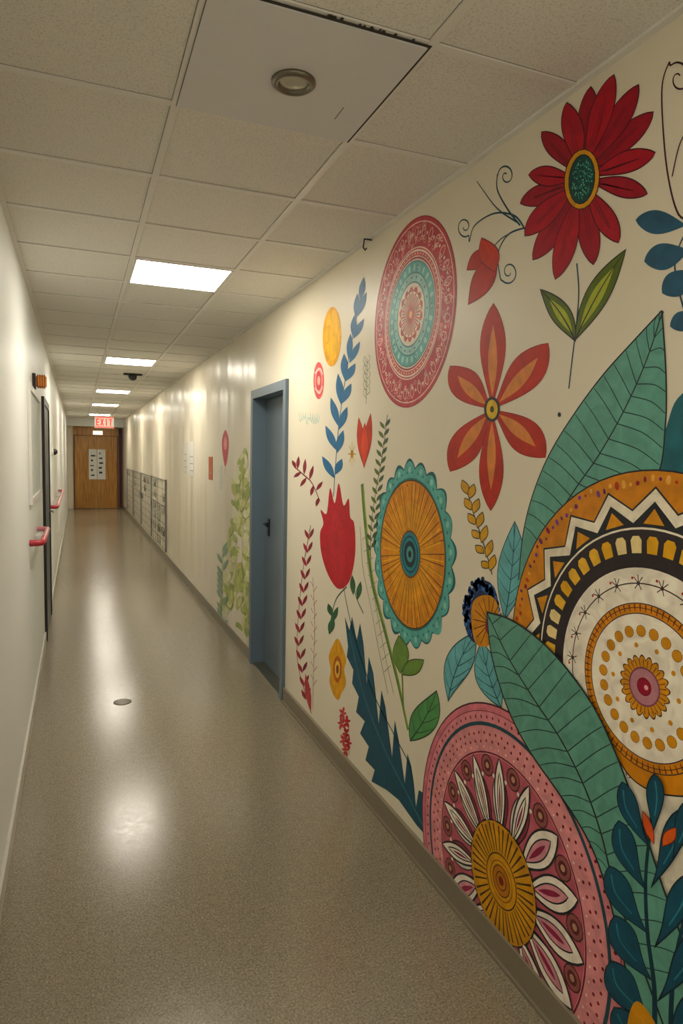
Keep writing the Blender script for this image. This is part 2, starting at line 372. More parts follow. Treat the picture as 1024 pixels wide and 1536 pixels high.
# ------------------------------------------------------------------ MURAL painter
mural = empty("floral_wall_mural", (WR, 2.4, 1.3))
STEP = 2.2e-5
class Paint:
    def __init__(s, name, base=0): s.name = name; s.v = []; s.f = []; s.c = []; s.l = base
    def up(s): s.l += 1
    def poly(s, pts, col, up=True):
        if up: s.up()
        col = lin(col) if isinstance(col, str) else col
        n0 = len(s.v); x = WR-.0006-s.l*STEP
        for p in pts: s.v.append((x, p[0], p[1])); s.c.append(col)
        tr = geometry.tessellate_polygon([[Vector((p[0], p[1], 0)) for p in pts]])
        for t in tr: s.f.append(tuple(n0+i for i in t))
    def ribbon(s, pts, w, col, closed=False, up=True):
        """wall-space ribbon; w width in m or (w0,w1) taper"""
        if up: s.up()
        col = lin(col) if isinstance(col, str) else col
        n = len(pts)
        if n < 2: return
        w0, w1 = w if isinstance(w, tuple) else (w, w)
        x = WR-.0006-s.l*STEP; n0 = len(s.v)
        for i in range(n):
            if closed: a, b = pts[i-1], pts[(i+1) % n]
            else: a, b = pts[max(i-1, 0)], pts[min(i+1, n-1)]
            dx, dy = b[0]-a[0], b[1]-a[1]; l = math.hypot(dx, dy) or 1e-9
            ww = (w0+(w1-w0)*i/(n-1))/2; nx, ny = -dy/l*ww, dx/l*ww
            p = pts[i]
            s.v += [(x, p[0]+nx, p[1]+ny), (x, p[0]-nx, p[1]-ny)]; s.c += [col, col]
        for i in range(n if closed else n-1):
            j = (i+1) % n
            s.f.append((n0+2*i, n0+2*i+1, n0+2*j+1, n0+2*j))
    # photo-survey space
    def P(s, pts, col, sm=True, up=True):
        s.poly([W(*p) for p in (crom(pts, True) if sm else pts)], col, up)
    def S(s, pts, w, col, closed=False, sm=True, up=True):
        q = crom(pts, closed) if sm else pts
        wp = [W(*p) for p in q]
        a, b = W(q[0][0], q[0][1]), W(q[0][0], q[0][1]+10)
        k = math.hypot(a[0]-b[0], a[1]-b[1])/10
        s.ribbon(wp, tuple(x*k for x in w) if isinstance(w, tuple) else w*k, col, closed, up)
    def O(s, cx, cy, rx, ry, col, rot=0, up=True):
        ca, sa = math.cos(rot), math.sin(rot)
        s.P([(cx+rx*math.cos(t)*ca-ry*math.sin(t)*sa, cy+rx*math.cos(t)*sa+ry*math.sin(t)*ca) for t in [i*math.pi/10 for i in range(20)]], col, False, up)
    def leaf(s, b, t, w, col, out=None, ow=1.6, bend=0, veins=0, vc=None, vw=None, mid=True, pk=.5, inner=None, sharp=1.0, up=True, vang=.22, iw=.5):
        """leaf/petal from base b to tip t, half width w (photo units)"""
        dx, dy = t[0]-b[0], t[1]-b[1]; l = math.hypot(dx, dy); nx, ny = -dy/l, dx/l
        cx, cy = (b[0]+t[0])/2+nx*bend, (b[1]+t[1])/2+ny*bend
        def ax(u): return ((1-u)**2*b[0]+2*u*(1-u)*cx+u*u*t[0], (1-u)**2*b[1]+2*u*(1-u)*cy+u*u*t[1])
        def nm(u):
            ddx = 2*(1-u)*(cx-b[0])+2*u*(t[0]-cx); ddy = 2*(1-u)*(cy-b[1])+2*u*(t[1]-cy); q = math.hypot(ddx, ddy) or 1
            return -ddy/q, ddx/q
        g = math.log(.5)/math.log(pk)
        def hw(u): return w*max(0, math.sin(math.pi*(u**g)))**sharp
        N = 18
        A = []; B = []
        for i in range(N+1):
            u = i/N; p = ax(u); n = nm(u); h = hw(u)
            A.append((p[0]+n[0]*h, p[1]+n[1]*h)); B.append((p[0]-n[0]*h, p[1]-n[1]*h))
        pts = A+B[1:-1][::-1]
        if col: s.poly([W(*p) for p in pts], col, up)
        if inner:
            ip = []
            for sg in (1, -1):
                rr = range(N+1) if sg == 1 else range(N-1, 0, -1)
                for i in rr:
                    u = .12+.68*i/N; p = ax(u); n = nm(u); h = iw*w*math.sin(math.pi*i/N)*sg
                    ip.append((p[0]+n[0]*h, p[1]+n[1]*h))
            s.poly([W(*p) for p in ip], inner, True)
        if out: s.S(pts, ow, out, closed=True, sm=False, up=True)
        if veins:
            vc = vc or out; vw = vw or ow*.8; s.up()
            for i in range(veins):
                u = .06+.84*(i+.5)/veins; u2 = min(1, u+vang)
                p = ax(u)
                for sg in (1, -1):
                    n = nm(u2); q = ax(u2); h = hw(u2)*.93*sg
                    e = (q[0]+n[0]*h, q[1]+n[1]*h)
                    m_ = ((p[0]+e[0])/2-(q[0]-p[0])*.08, (p[1]+e[1])/2-(q[1]-p[1])*.08)
                    s.S([p, m_, e], (vw, vw*.6), vc, up=False)
        if mid and (veins or vc): s.S([ax(i/8) for i in range(9)], (ow*1.4, ow*.6), vc or out, sm=False, up=True)
    def build(s):
        me = bpy.data.meshes.new(s.name); me.from_pydata(s.v, [], s.f)
        ca = me.color_attributes.new("Col", 'FLOAT_COLOR', 'POINT')
        ca.data.foreach_set("color", [x for cc in s.c for x in (cc[0], cc[1], cc[2], 1)])
        me.materials.append(m_paint)
        bm = bmesh.new(); bm.from_mesh(me)
        bmesh.ops.bisect_plane(bm, geom=bm.verts[:]+bm.edges[:]+bm.faces[:], plane_co=(0, 0, .02), plane_no=(0, 0, 1), clear_inner=True)
        for f in bm.faces:
            f.normal_update()
            if f.normal.x > 0: f.normal_flip()
        bm.to_mesh(me); bm.free()
        o = bpy.data.objects.new(s.name, me); link(o); par(o, mural)
def crom(p, closed=False, n=6):
    if len(p) < 3: return list(p)
    out = []; N = len(p)
    for i in range(N if closed else N-1):
        if closed: a, b, c_, d = p[i-1], p[i], p[(i+1) % N], p[(i+2) % N]
        else: a, b, c_, d = p[max(i-1, 0)], p[i], p[i+1], p[min(i+2, N-1)]
        for j in range(n):
            t = j/n
            out.append(tuple(.5*((2*b[k])+(-a[k]+c_[k])*t+(2*a[k]-5*b[k]+4*c_[k]-d[k])*t*t+(-a[k]+3*b[k]-3*c_[k]+d[k])*t**3) for k in (0, 1)))
    if not closed: out.append(tuple(p[-1]))
    return out
class Disc:
    """concentric decoration around a wall point; angles: 0=towards viewer(right), 90=up"""
    def __init__(s, P, cx, cy, r, ry=None): s.P = P; s.c = W(cx, cy); s.r = r; s.k = (ry or r)/r
    def pt(s, a, r): a = math.radians(a); return (s.c[0]-r*s.r*math.cos(a)*s.k, s.c[1]+r*s.r*math.sin(a))
    def disc(s, r, col, n=72, up=True): s.P.poly([s.pt(360*i/n, r) for i in range(n)], col, up)
    def scal(s, r, amp, k, col, n=None, jit=0):
        n = n or k*8
        js = [random.uniform(1-jit, 1+jit) for _ in range(k)]
        s.P.poly([s.pt(360*i/n, r+amp*js[int(k*i/n) % k]*abs(math.sin(math.pi*k*i/n))) for i in range(n)], col)
    def ring(s, r, w, col, a0=0, a1=360, up=True):
        full = abs(a1-a0) >= 360; n = 80
        s.P.ribbon([s.pt(a0+(a1-a0)*i/(n if full else n-1), r) for i in range(n)], w*s.r, col, closed=full, up=up)
    def dots(s, r, n, sz, col, a0=0, a1=360, el=1.0, off=0, jit=0, up=True):
        if up: s.P.up()
        for i in range(n):
            a = a0+off+(a1-a0)*i/n; rr = r+random.uniform(-jit, jit)
            ca, sa = math.cos(math.radians(a)), math.sin(math.radians(a))
            c0 = s.pt(a, rr); pts = []
            for j in range(12):
                t = j*math.pi/6; u = sz*s.r*el*math.cos(t); v = sz*s.r*math.sin(t)
                pts.append((c0[0]-(u*ca-v*sa)*s.k, c0[1]+(u*sa+v*ca)))
            s.P.poly(pts, col, up=False)
    def petal(s, a, r0, r1, w, col, out=None, ow=.006, up=True, pk=.55, sharp=.8):
        ca, sa = math.cos(math.radians(a)), math.sin(math.radians(a)); A = []; B = []; N = 12
        g = math.log(.5)/math.log(pk)
        for i in range(N+1):
            t = i/N; r = (r0+(r1-r0)*t)*s.r; h = w*s.r*max(0, math.sin(math.pi*t**g))**sharp
            A.append((s.c[0]-(r*ca-h*sa)*s.k, s.c[1]+r*sa+h*ca)); B.append((s.c[0]-(r*ca+h*sa)*s.k, s.c[1]+r*sa-h*ca))
        pts = A+B[1:-1][::-1]
        if col: s.P.poly(pts, col, up)
        if out: s.P.ribbon(pts, ow*s.r, out, closed=True, up=up)
    def rays(s, r0, r1, n, w, col, off=0, jit=0, a0=0, a1=360):
        s.P.up()
        for i in range(n):
            a = a0+off+(a1-a0)*i/n+random.uniform(-jit, jit)
            s.P.ribbon([s.pt(a, r0), s.pt(a, r1+random.uniform(-jit, jit)*.01)], (w*s.r*.5, w*s.r), col, up=False)
def spiral(P, pts, c, r0, turns, a0, w, col, d=1):
    """stroke through pts ending in a spiral about c"""
    sp_ = []; n = int(14*turns)
    for i in range(n+1):
        t = i/n; a = math.radians(a0)+d*2*math.pi*turns*t; r = r0*(1-.8*t)
        sp_.append((c[0]+r*math.cos(a)*.75, c[1]+r*math.sin(a)))
    P.S(pts+sp_, (w, w*.7), col)
def bigleaf(P, up_, lo_, md, col, nv, w=1.8, du=.035, dl=-.015, end=.95):
    P.P(crom(up_)+crom(lo_)[::-1], col, sm=False)
    P.S(up_, 2.8, DK); P.S(lo_, 2.8, DK); P.S(md, (2.2, 3), DK)
    ml, ul, ll = crom(md, n=12), crom(up_, n=12), crom(lo_, n=12)
    P.up()
    g = lambda L, u: L[int(max(0, min(.999, u))*(len(L)-1))]
    for i in range(1, nv):
        u = end*i/nv; p = g(ml, u); a = g(ul, u+du); b = g(ll, u+dl)
        for e in (a, b):
            P.S([p, ((p[0]+e[0])/2+(4 if e is a else -2), (p[1]+e[1])/2-5), (p[0]+(e[0]-p[0])*.97, p[1]+(e[1]-p[1])*.97)], (w, w*.7), "#1d3c3c", up=False)

DK = "#1f2226"; CREAM = "#dcd3c0"; TEALD = "#164552"; SAGE = "#629a8b"; MAR = "#7a1f2c"

# --- crimson daisy
P = Paint("crimson_daisy", 0)
P.S([(865, 395), (868, 440), (864, 490), (858, 540), (853, 583)], 2.6, TEALD)
P.leaf((863, 512), (810, 434), 15, "#56661f", DK, 2, bend=10, inner="#a3ab3e", vc=DK, mid=True)
P.leaf((862, 511), (939, 374), 17, "#56661f", DK, 2, bend=-8, inner="#a3ab3e", vc=DK, mid=True)
tips = [(980, 168), (983, 229), (971, 291), (928, 364), (890, 397), (833, 419), (799, 390), (787, 354), (780, 305), (793, 262), (812, 198), (850, 154), (886, 130), (921, 112), (958, 127)]
cc = (872, 269)
for i in [0, 2, 4, 6, 8, 10, 12, 14, 1, 3, 5, 7, 9, 11, 13]:
    t = tips[i]; l = math.hypot(t[0]-cc[0], t[1]-cc[1])
    b = (cc[0]+(t[0]-cc[0])*.12, cc[1]+(t[1]-cc[1])*.12)
    P.leaf(b, t, 16 if l > 110 else 15, "#a82432" if i % 2 else "#98202f", "#47101b", 1.8, pk=.6, sharp=.75, bend=random.uniform(-6, 6))
    for k_ in (-4, 0, 4):
        P.S([(b[0]+(t[0]-b[0])*.2+k_, b[1]+(t[1]-b[1])*.2), (b[0]+(t[0]-b[0])*.75+k_*.4, b[1]+(t[1]-b[1])*.75)], (1.5, .6), "#5c121f", up=False)
P.O(873, 269, 27, 46, "#47101b", .1); P.O(873, 269, 25.5, 44.5, "#cf9322", .1); P.O(873, 269, 20, 38, DK, .1); P.O(873, 269, 18.5, 36, "#123f3f", .1)
P.up()
for i in range(110):
    a = random.random()*6.28; r = math.sqrt(random.random())*.9
    P.O(873+17*r*math.cos(a)-3*r*math.sin(a), 269+34*r*math.sin(a), 1.1, 1.4, random.choice(["#3f9a86", "#2c7a6f", "#6fb49a"]), up=False)
P.build()
# --- vines & bud
P = Paint("curling_vines", 0)
spiral(P, [(788, 345), (772, 324), (742, 320), (712, 338), (704, 362)], (697, 340), 16, 1.3, 60, 2.8, TEALD, 1)
spiral(P, [(780, 338), (762, 315), (746, 285), (746, 262)], (759, 264), 17, 1.3, 180, 2.8, TEALD, 1)
P.S([(775, 333), (745, 312), (715, 272)], (2.8, 1.2), TEALD)
spiral(P, [(786, 342), (762, 352), (747, 380), (750, 415)], (763, 408), 18, 1.3, 130, 2.8, TEALD, -1)
P.leaf((740, 372), (700, 405), 13, "#b5352c", MAR, 1.6); P.leaf((742, 375), (702, 457), 16, "#b5352c", MAR, 1.6, bend=-8)
P.leaf((742, 408), (722, 357), 15, "#c24030", MAR, 1.6, bend=3)
P.S([(742, 368), (752, 358), (765, 350)], 2, TEALD)
spiral(P, [(1040, 330), (1018, 322), (1003, 270), (995, 200), (993, 130), (1003, 95)], (1018, 118), 26, 1.2, 230, 3, "#3d1a26", 1)
P.S([(1040, 180), (1020, 215), (1008, 265)], 2.4, "#3d1a26")
P.build()
P = Paint("blue_leaf_sprig", 0)
P.S([(1060, 300), (1030, 345), (1012, 400), (1030, 480)], 3, "#23405a")
for q in [((1030, 338), (953, 330), 18), ((1035, 375), (966, 392), 20), ((1045, 405), (993, 440), 19), ((1050, 470), (1005, 490), 15)]:
    P.leaf(q[0], q[1], q[2], "#2d566f", None, pk=.6, sharp=.75)
P.build()
# --- pink lace mandala
P = Paint("pink_lace_mandala", 0)
D = Disc(P, 616, 472, .367, .345)
PK = "#b84a52"; LT = "#e4c0b4"
D.disc(1.0, "#a03a46"); D.disc(.985, PK)
D.ring(.945, .014, LT)
P.up()
for i in range(150):      # lace scribbles
    a = random.random()*360; r = random.uniform(.71, .92)
    P.ribbon([D.pt(a+4*math.sin(j*1.1)*.6, r+.022*math.cos(j*1.3)) for j in range(5)], .0022, LT, up=False)
for i in range(30): D.petal(i*12, .76, .91, .04, None, LT, .01, up=(i == 0))
D.dots(.84, 30, .018, "#e5c9bd", off=6); D.dots(.80, 30, .012, "#e5c9bd")
D.ring(.69, .016, LT)
D.disc(.675, "#c4605f"); D.ring(.66, .018, "#ead7ca"); D.dots(.63, 60, .010, "#e8d3c4"); D.disc(.605, "#e0cdb9"); D.ring(.585, .02, "#a43a4a")
D.disc(.56, "#2b6c70"); D.disc(.55, "#5fa6a4"); D.dots(.49, 26, .026, "#9ccfc4", el=1.5); D.ring(.435, .012, "#1d5a5e"); D.disc(.43, "#8fbfb8")
D.dots(.39, 20, .014, "#1d5a5e"); D.dots(.49, 5, .03, "#1d5a5e"); D.dots(.49, 5, .02, "#9ccfc4"); D.ring(.34, .014, "#2b6c70"); D.disc(.33, "#e2d4be")
D.scal(.25, .045, 14, "#b2382c"); D.disc(.24, "#dccdb4"); D.rays(.06, .235, 18, .03, "#c25524"); D.rays(.05, .22, 18, .015, "#7a2620", off=10); D.disc(.075, "#b2382c"); D.disc(.04, "#e0b060")
P.build()
# --- scarlet six petal flower
P = Paint("scarlet_star_flower", 0)
ct = (738, 614)
for t, w, bd in [((740, 455), 19, 0), ((822, 515), 25, 6), ((818, 686), 25, -6), ((736, 766), 18, 0), ((675, 707), 23, 6), ((675, 549), 23, -6)]:
    P.leaf(ct, t, w, "#b4392f", "#8a2420", 1.2, bend=bd, pk=.6, sharp=.85, inner="#d6884d", iw=.36)
P.O(738, 614, 12, 19, "#211a18"); P.O(738, 614, 8.5, 14.5, "#d8b02c"); P.O(738, 614, 3, 5, "#4a3a10")
P.O(839, 622, 2.5, 3.5, DK)
P.build()
# --- yellow sun etc
P = Paint("yellow_sun", 0)
P.O(498, 505, 14, 45, "#e0a023", .02); P.O(499, 503, 11, 38, "#e8b030", .02)
P.build()
P = Paint("small_pink_rose", 0)
P.O(478, 571, 8, 28, "#cf5f62"); P.O(478, 571, 5.5, 20, "#e0a497"); P.O(478, 571, 4.5, 15, "#c24a52"); P.O(478, 571, 2.2, 7, "#e0a497")
P.S([(472, 560), (480, 553), (484, 562)], 2, "#e8c4b4"); P.S([(472, 582), (479, 590), (484, 580)], 2, "#e8c4b4")
P.build()
P = Paint("teal_script", 0)
for i in range(9):
    x = 448+i*3.4; P.S([(x, 622+random.uniform(-4, 4)), (x+2, 632+random.uniform(-5, 5)), (x+4, 624+random.uniform(-5, 5))], 1.4, "#7fb5ad", up=(i == 0))
P.build()
# --- blue branch
P = Paint("blue_leaf_branch", 0)
st = [(500, 745), (503, 700), (508, 640), (516, 580), (528, 510), (540, 450)]
P.S(st, 2.5, "#2f5f86")
BL = "#2f6790"
for b, t in [((502, 718), (483, 684)), ((503, 712), (513, 688)), ((505, 676), (488, 638)), ((505, 680), (515, 645)), ((508, 640), (496, 596)), ((508, 645), (521, 610)), ((512, 608), (507, 560)), ((513, 605), (527, 575)), ((517, 570), (516, 530)), ((518, 572), (533, 545)), ((523, 540), (526, 500)), ((524, 545), (540, 512)), ((529, 505), (532, 472)), ((530, 508), (546, 478)), ((534, 478), (536, 440)), ((536, 475), (550, 438)), ((540, 452), (546, 415))]:
    P.leaf(b, t, 5.5 if b[1] > 560 else 4.5, BL, None)
P.build()
# --- small tulip + sketches
P = Paint("small_red_tulip", 0)
P.leaf((546, 700), (538, 626), 6, "#c04434", "#7f221e", 1); P.leaf((546, 700), (556, 620), 6, "#c04434", "#7f221e", 1); P.leaf((546, 702), (547, 634), 6, "#cf5340", "#7f221e", 1)
P.build()
P = Paint("line_sketch_sprigs", 0)
P.S([(549, 606), (550, 580), (551, 538)], 1.2, "#6b7a5a")
for i in range(5): P.S([(550, 598-i*12), (545, 590-i*12), (547, 583-i*12), (550, 592-i*12), (555, 586-i*12), (553, 580-i*12)], 1, "#6b7a5a", up=(i == 0))
for a in range(8): P.S([(528, 681), (528+6*math.cos(a*.785), 681+18*math.sin(a*.785))], 2, "#cfae5a", up=(a == 0))
P.O(528, 681, 2.2, 6, "#b5823a")
for x0 in (540, 548):
    P.S([(x0, 790), (x0+4, 850), (x0+14, 900), (x0+30, 985), (x0+42, 1040)], 1.3, "#7b8a6a")
for i in range(12): P.S([(543+i*3, 810+i*18), (553+i*3, 800+i*18)], 1, "#7b8a6a", up=(i == 0))
P.build()
# --- olive twig
P = Paint("olive_twig", 0)
st = [(581, 622), (574, 680), (563, 740), (556, 800), (556, 860)]
P.S(st, 1.8, "#3f4a2c")
for i in range(14):
    y = 636+i*14; x = 579-(y-622)*.115
    P.leaf((x, y+8), (x-8, y-4), 2.4, "#5d6b35", None, up=(i == 0)); P.leaf((x, y+4), (x+8, y-8), 2.4, "#4a5a40", None, up=False)
P.build()
# --- orange zinnia
P = Paint("orange_zinnia", 0)
a, b = W(563, 831), W(680, 831); tp, bt = W(620, 698), W(620, 967)
rz = (tp[1]-bt[1])/2; ry = (a[0]-b[0])/2
D = Disc(P, 620, 831, rz, ry); D.c = ((a[0]+b[0])/2, (tp[1]+bt[1])/2)
D.scal(.975, .09, 21, "#1d5f63", n=252, jit=.3); D.scal(.955, .085, 21, "#5ba59d", n=252, jit=.3)
D.dots(.955, 21, .035, "#86bfb1", off=8.5); D.dots(.92, 42, .016, "#2b6c6c", off=4); D.ring(.85, .02, "#2b6c6c")
D.disc(.84, "#4a2a12"); D.disc(.825, "#cf8420"); D.disc(.6, "#d8922a")
D.rays(.2, .81, 44, .012, "#5a2f10", jit=1.5); D.rays(.3, .78, 30, .018, "#e3ad45", off=3, jit=2)
D.disc(.27, "#6a3a14"); D.disc(.25, "#2a7f8c"); D.ring(.2, .02, "#123f4a"); D.disc(.15, "#1b2f38"); D.disc(.09, "#4a8f8c"); D.disc(.04, DK)
P.build()
# --- big red tulip
P = Paint("red_tulip", 0)
P.S([(515, 880), (530, 950), (560, 1040), (590, 1100), (615, 1150), (622, 1195)], 2.2, "#2f5a58")
P.P([(507, 883), (492, 862), (482, 830), (480, 800), (485, 785), (481, 765), (490, 770), (495, 732), (502, 755), (508, 725), (515, 758), (523, 748), (525, 775), (531, 785), (533, 820), (530, 850), (522, 875)], "#b2323a")
P.P([(507, 878), (497, 850), (495, 800), (503, 765), (512, 790), (517, 830), (515, 865)], "#b8393f")
P.S([(520, 880), (505, 897), (498, 920), (493, 950)], 2.2, "#2a4a3a"); P.leaf((498, 925), (492, 905), 4, "#2f5a3a", None); P.leaf((497, 935), (507, 910), 4, "#2f5a3a", None); P.leaf((494, 952), (500, 925), 5, "#2f5a3a", None)
P.S([(530, 870), (534, 895), (545, 920)], 2.2, "#2a4a3a"); P.leaf((530, 893), (528, 862), 4, "#2f5a3a", None); P.leaf((536, 900), (541, 872), 4, "#2f5a3a", None)
P.build()
# --- green stalk
P = Paint("green_stalk", 0)
P.S([(543, 726), (548, 790), (558, 870), (578, 950), (598, 1030), (612, 1095)], (10, 6), "#5d7a35"); P.S([(545, 730), (550, 790), (560, 870), (580, 950), (600, 1030), (612, 1095)], (4, 2), "#93a855")
P.leaf((600, 1010), (598, 953), 12, "#6a8a42", "#2a3a1c", 1.5, bend=4); P.leaf((602, 1012), (636, 990), 11, "#6a8a42", "#2a3a1c", 1.5)
P.S([(605, 1065), (603, 1010)], 4, "#5d7a35")
P.leaf((615, 1111), (655, 1036), 20, "#4f8a52", "#22402a", 1.8, veins=4, pk=.45, bend=8)
P.build()
# --- dark feather leaf
P = Paint("dark_feather_leaf", 0)
P.P([(517, 925), (522, 970), (520, 985), (530, 1005), (528, 1025), (538, 1045), (534, 1068), (547, 1082), (540, 1100), (553, 1120), (548, 1140), (562, 1155), (557, 1172), (580, 1185), (598, 1200), (625, 1238), (643, 1258), (643, 1215), (636, 1190), (628, 1185), (624, 1210), (617, 1150), (611, 1130), (607, 1175), (598, 1110), (592, 1080), (588, 1135), (578, 1060), (572, 1035), (568, 1085), (560, 1010), (553, 985), (550, 1025), (545, 965), (540, 935), (535, 960), (528, 925), (524, 945)], "#164a5f", sm=False)
P.S([(524, 950), (545, 1040), (575, 1120), (610, 1190), (640, 1250)], (1.5, 2.5), "#3a7c86")
P.build()
# --- left sprigs
P = Paint("dark_red_sprigs", 0)
P.S([(466, 788), (455, 850), (447, 930), (446, 990), (455, 1030), (467, 1070)], 2.2, "#6e2430")
for i in range(13):
    y = 802+i*20; x = 464-(y-800)*.1 if y < 950 else 447+(y-950)*.13
    P.leaf((x, y+8), (x-7, y-8), 2.3, "#99303e", None, up=(i == 0)); P.leaf((x, y+6), (x+7, y-10), 2.3, "#7c2532", None, up=False)
P.leaf((466, 1068), (458, 1010), 4, "#b04048", None)
P.S([(469, 866), (472, 930), (470, 1010), (469, 1062)], 1.6, "#b06a70")
for i in range(8): P.S([(470, 880+i*20), (466, 872+i*20)], 1.2, "#b06a70", up=(i == 0)); P.S([(470, 888+i*20), (475, 880+i*20)], 1.2, "#b06a70", up=False)
P.S([(441, 700), (455, 712), (468, 725), (480, 752)], 2, "#7c2532")
for b, t in [((446, 704), (448, 684)), ((452, 708), (440, 716)), ((456, 712), (458, 688)), ((460, 716), (450, 730)), ((464, 720), (470, 698)), ((470, 728), (466, 744)), ((474, 736), (484, 722)), ((478, 746), (474, 760)), ((444, 702), (438, 690))]: P.leaf(b, t, 2.6, "#7c2532", None, up=False)
P.build()
# --- small yellow flower + red
P = Paint("small_yellow_flower", 0)
P.P([(506, 958), (513, 970), (519, 990), (516, 1005), (519, 1025), (512, 1040), (507, 1050), (499, 1040), (494, 1022), (496, 1005), (493, 985), (499, 968)], "#d69a24")
P.O(506, 1004, 6.5, 20, "#b2601c"); P.O(506, 1004, 4, 13, "#e0b45a"); P.O(506, 1004, 2, 7, "#7a3a18")
P.build()
P = Paint("small_red_blossom", 0)
for i, q in enumerate([(514, 1070), (520, 1083), (512, 1085), (519, 1100), (515, 1110), (522, 1115), (518, 1126)]):
    for j in range(5): P.leaf(q, (q[0]+6*math.cos(j*1.257+i), q[1]+11*math.sin(j*1.257+i)), 2, "#b5343c" if i % 2 else "#c64f50", None, up=(j == 0))
P.S([(510, 1065), (518, 1095), (524, 1132)], 1.5, "#6e2430")
P.build()
# --- golden leaf branch
P = Paint("golden_leaf_branch", 0)
P.S([(697, 722), (707, 760), (720, 800), (731, 835), (738, 862)], 2.2, "#2a2416")
for b, t in [((702, 742), (693, 720)), ((704, 748), (711, 726)), ((707, 765), (697, 747)), ((710, 770), (718, 748)), ((713, 787), (702, 770)), ((716, 792), (724, 768)), ((719, 808), (708, 795)), ((722, 814), (730, 788)), ((726, 830), (713, 818)), ((729, 836), (738, 810)), ((733, 852), (722, 842)), ((735, 856), (742, 832))]:
    P.leaf(b, t, 5.5, "#c8962c", "#2a2416", 1.5)
P.build()
# --- pale blue leaves & berry flower
P = Paint("pale_blue_leaves", 0)
PB = "#68a9ae"
P.leaf((757, 930), (772, 782), 21, PB, "#1d4c58", 1.8, veins=6, bend=6, vang=.15)
P.leaf((672, 1052), (715, 948), 20, PB, "#1d4c58", 2, veins=5, bend=-14, pk=.55)
P.leaf((752, 1062), (722, 962), 20, PB, "#1d4c58", 2, veins=5, bend=-8, pk=.5)
P.build()
P = Paint("blue_berry_flower", 30)
P.O(722, 918, 25, 48, "#1b2c52", .12)
P.up()
for i in range(120):
    a = random.uniform(math.radians(60), math.radians(360)); r = random.uniform(.7, 1.05)
    P.O(722+25*r*math.cos(a), 916+46*r*math.sin(a), 2.6, 4.0, random.choice(["#2a4a8c", "#1b2c52", "#3d64a0", "#4a78b4"]), up=False)
P.P([(714, 965), (707, 930), (710, 903), (724, 893), (740, 896), (748, 915), (744, 945), (733, 968)], "#c98624")
for i in range(13):
    a = math.radians(120+i*22); P.S([(734, 935), (732+22*math.cos(a), 933+38*math.sin(a))], 1.6, "#5a2f10", up=(i == 0))
P.O(737, 936, 9, 17, "#8a2f38", .1); P.O(737, 936, 5, 10, "#d89a6a", .1)
P.build()
# --- big sage leaf (top)
P = Paint("sage_leaf_upper", 30)
P.P([(1100, 560), (1024, 590), (1000, 640), (985, 705), (1040, 720), (1100, 730)], "#24606a")
bigleaf(P, [(993, 466), (999, 560), (998, 640), (985, 715), (930, 760), (880, 800), (830, 850), (790, 890)],
        [(993, 466), (950, 512), (905, 562), (862, 620), (825, 680), (800, 740), (785, 800), (778, 870)],
        [(993, 470), (970, 540), (938, 612), (900, 680), (862, 735), (828, 790), (785, 875)], SAGE, 19, du=-.05, dl=-.06)
P.build()
# --- big orange mandala
P = Paint("orange_sun_mandala", 70)
D = Disc(P, 967, 1030, .513)
OR = "#c9801f"
D.disc(1.0, DK); D.disc(.992, OR)
P.up()
for i in range(60):
    a = 60+i*2.6; rr = random.uniform(.935, .972)
    D.dots(rr, 1, random.uniform(.008, .014), random.choice(["#8a2436", "#6b2a5c", "#b5432c", "#7a3f86", "#e0a85a"]), a, a+1, el=random.choice([1, 1.6]), up=False)
ZN = 20
def zz(D, ri, ro, col, off=0): P.poly([D.pt(off+360*i/(2*ZN), ri if i % 2 else ro) for i in range(2*ZN)], col)
zz(D, .82, .925, DK); zz(D, .81, .912, "#e6dcc6")
zz(D, .755, .855, DK)
P.up()
for i in range(ZN):
    a = 360*i/ZN; P.poly([D.pt(a, .822), D.pt(a-4.5, .752), D.pt(a+4.5, .752)], "#d08c22", up=False)
D.disc(.735, "#e6dcc6"); D.disc(.725, "#2a2226")
P.up()
for i in range(44):
    a = i*360/44; P.poly([D.pt(a-2.6, .615), D.pt(a-2.8, .675), D.pt(a-1.5, .695), D.pt(a+1.5, .695), D.pt(a+2.8, .675), D.pt(a+2.6, .615)], random.choice(["#e0b04a", "#d8a236", "#e6cf96"]), up=False)
D.disc(.548, "#e8dfce")
D.ring(.475, .006, "#3a2a22")
P.up()
for i in range(22):
    a = i*360/22
    for da, dr in ((-3, .03), (3, .03), (-2, -.03), (3, -.025), (0, .04)):
        P.ribbon([D.pt(a, .475), D.pt(a+da, .475+dr)], .0025, "#3a2a22", up=False)
D.dots(.475, 22, .010, "#3a2a22"); D.dots(.5, 22, .007, "#b2382c", off=4)
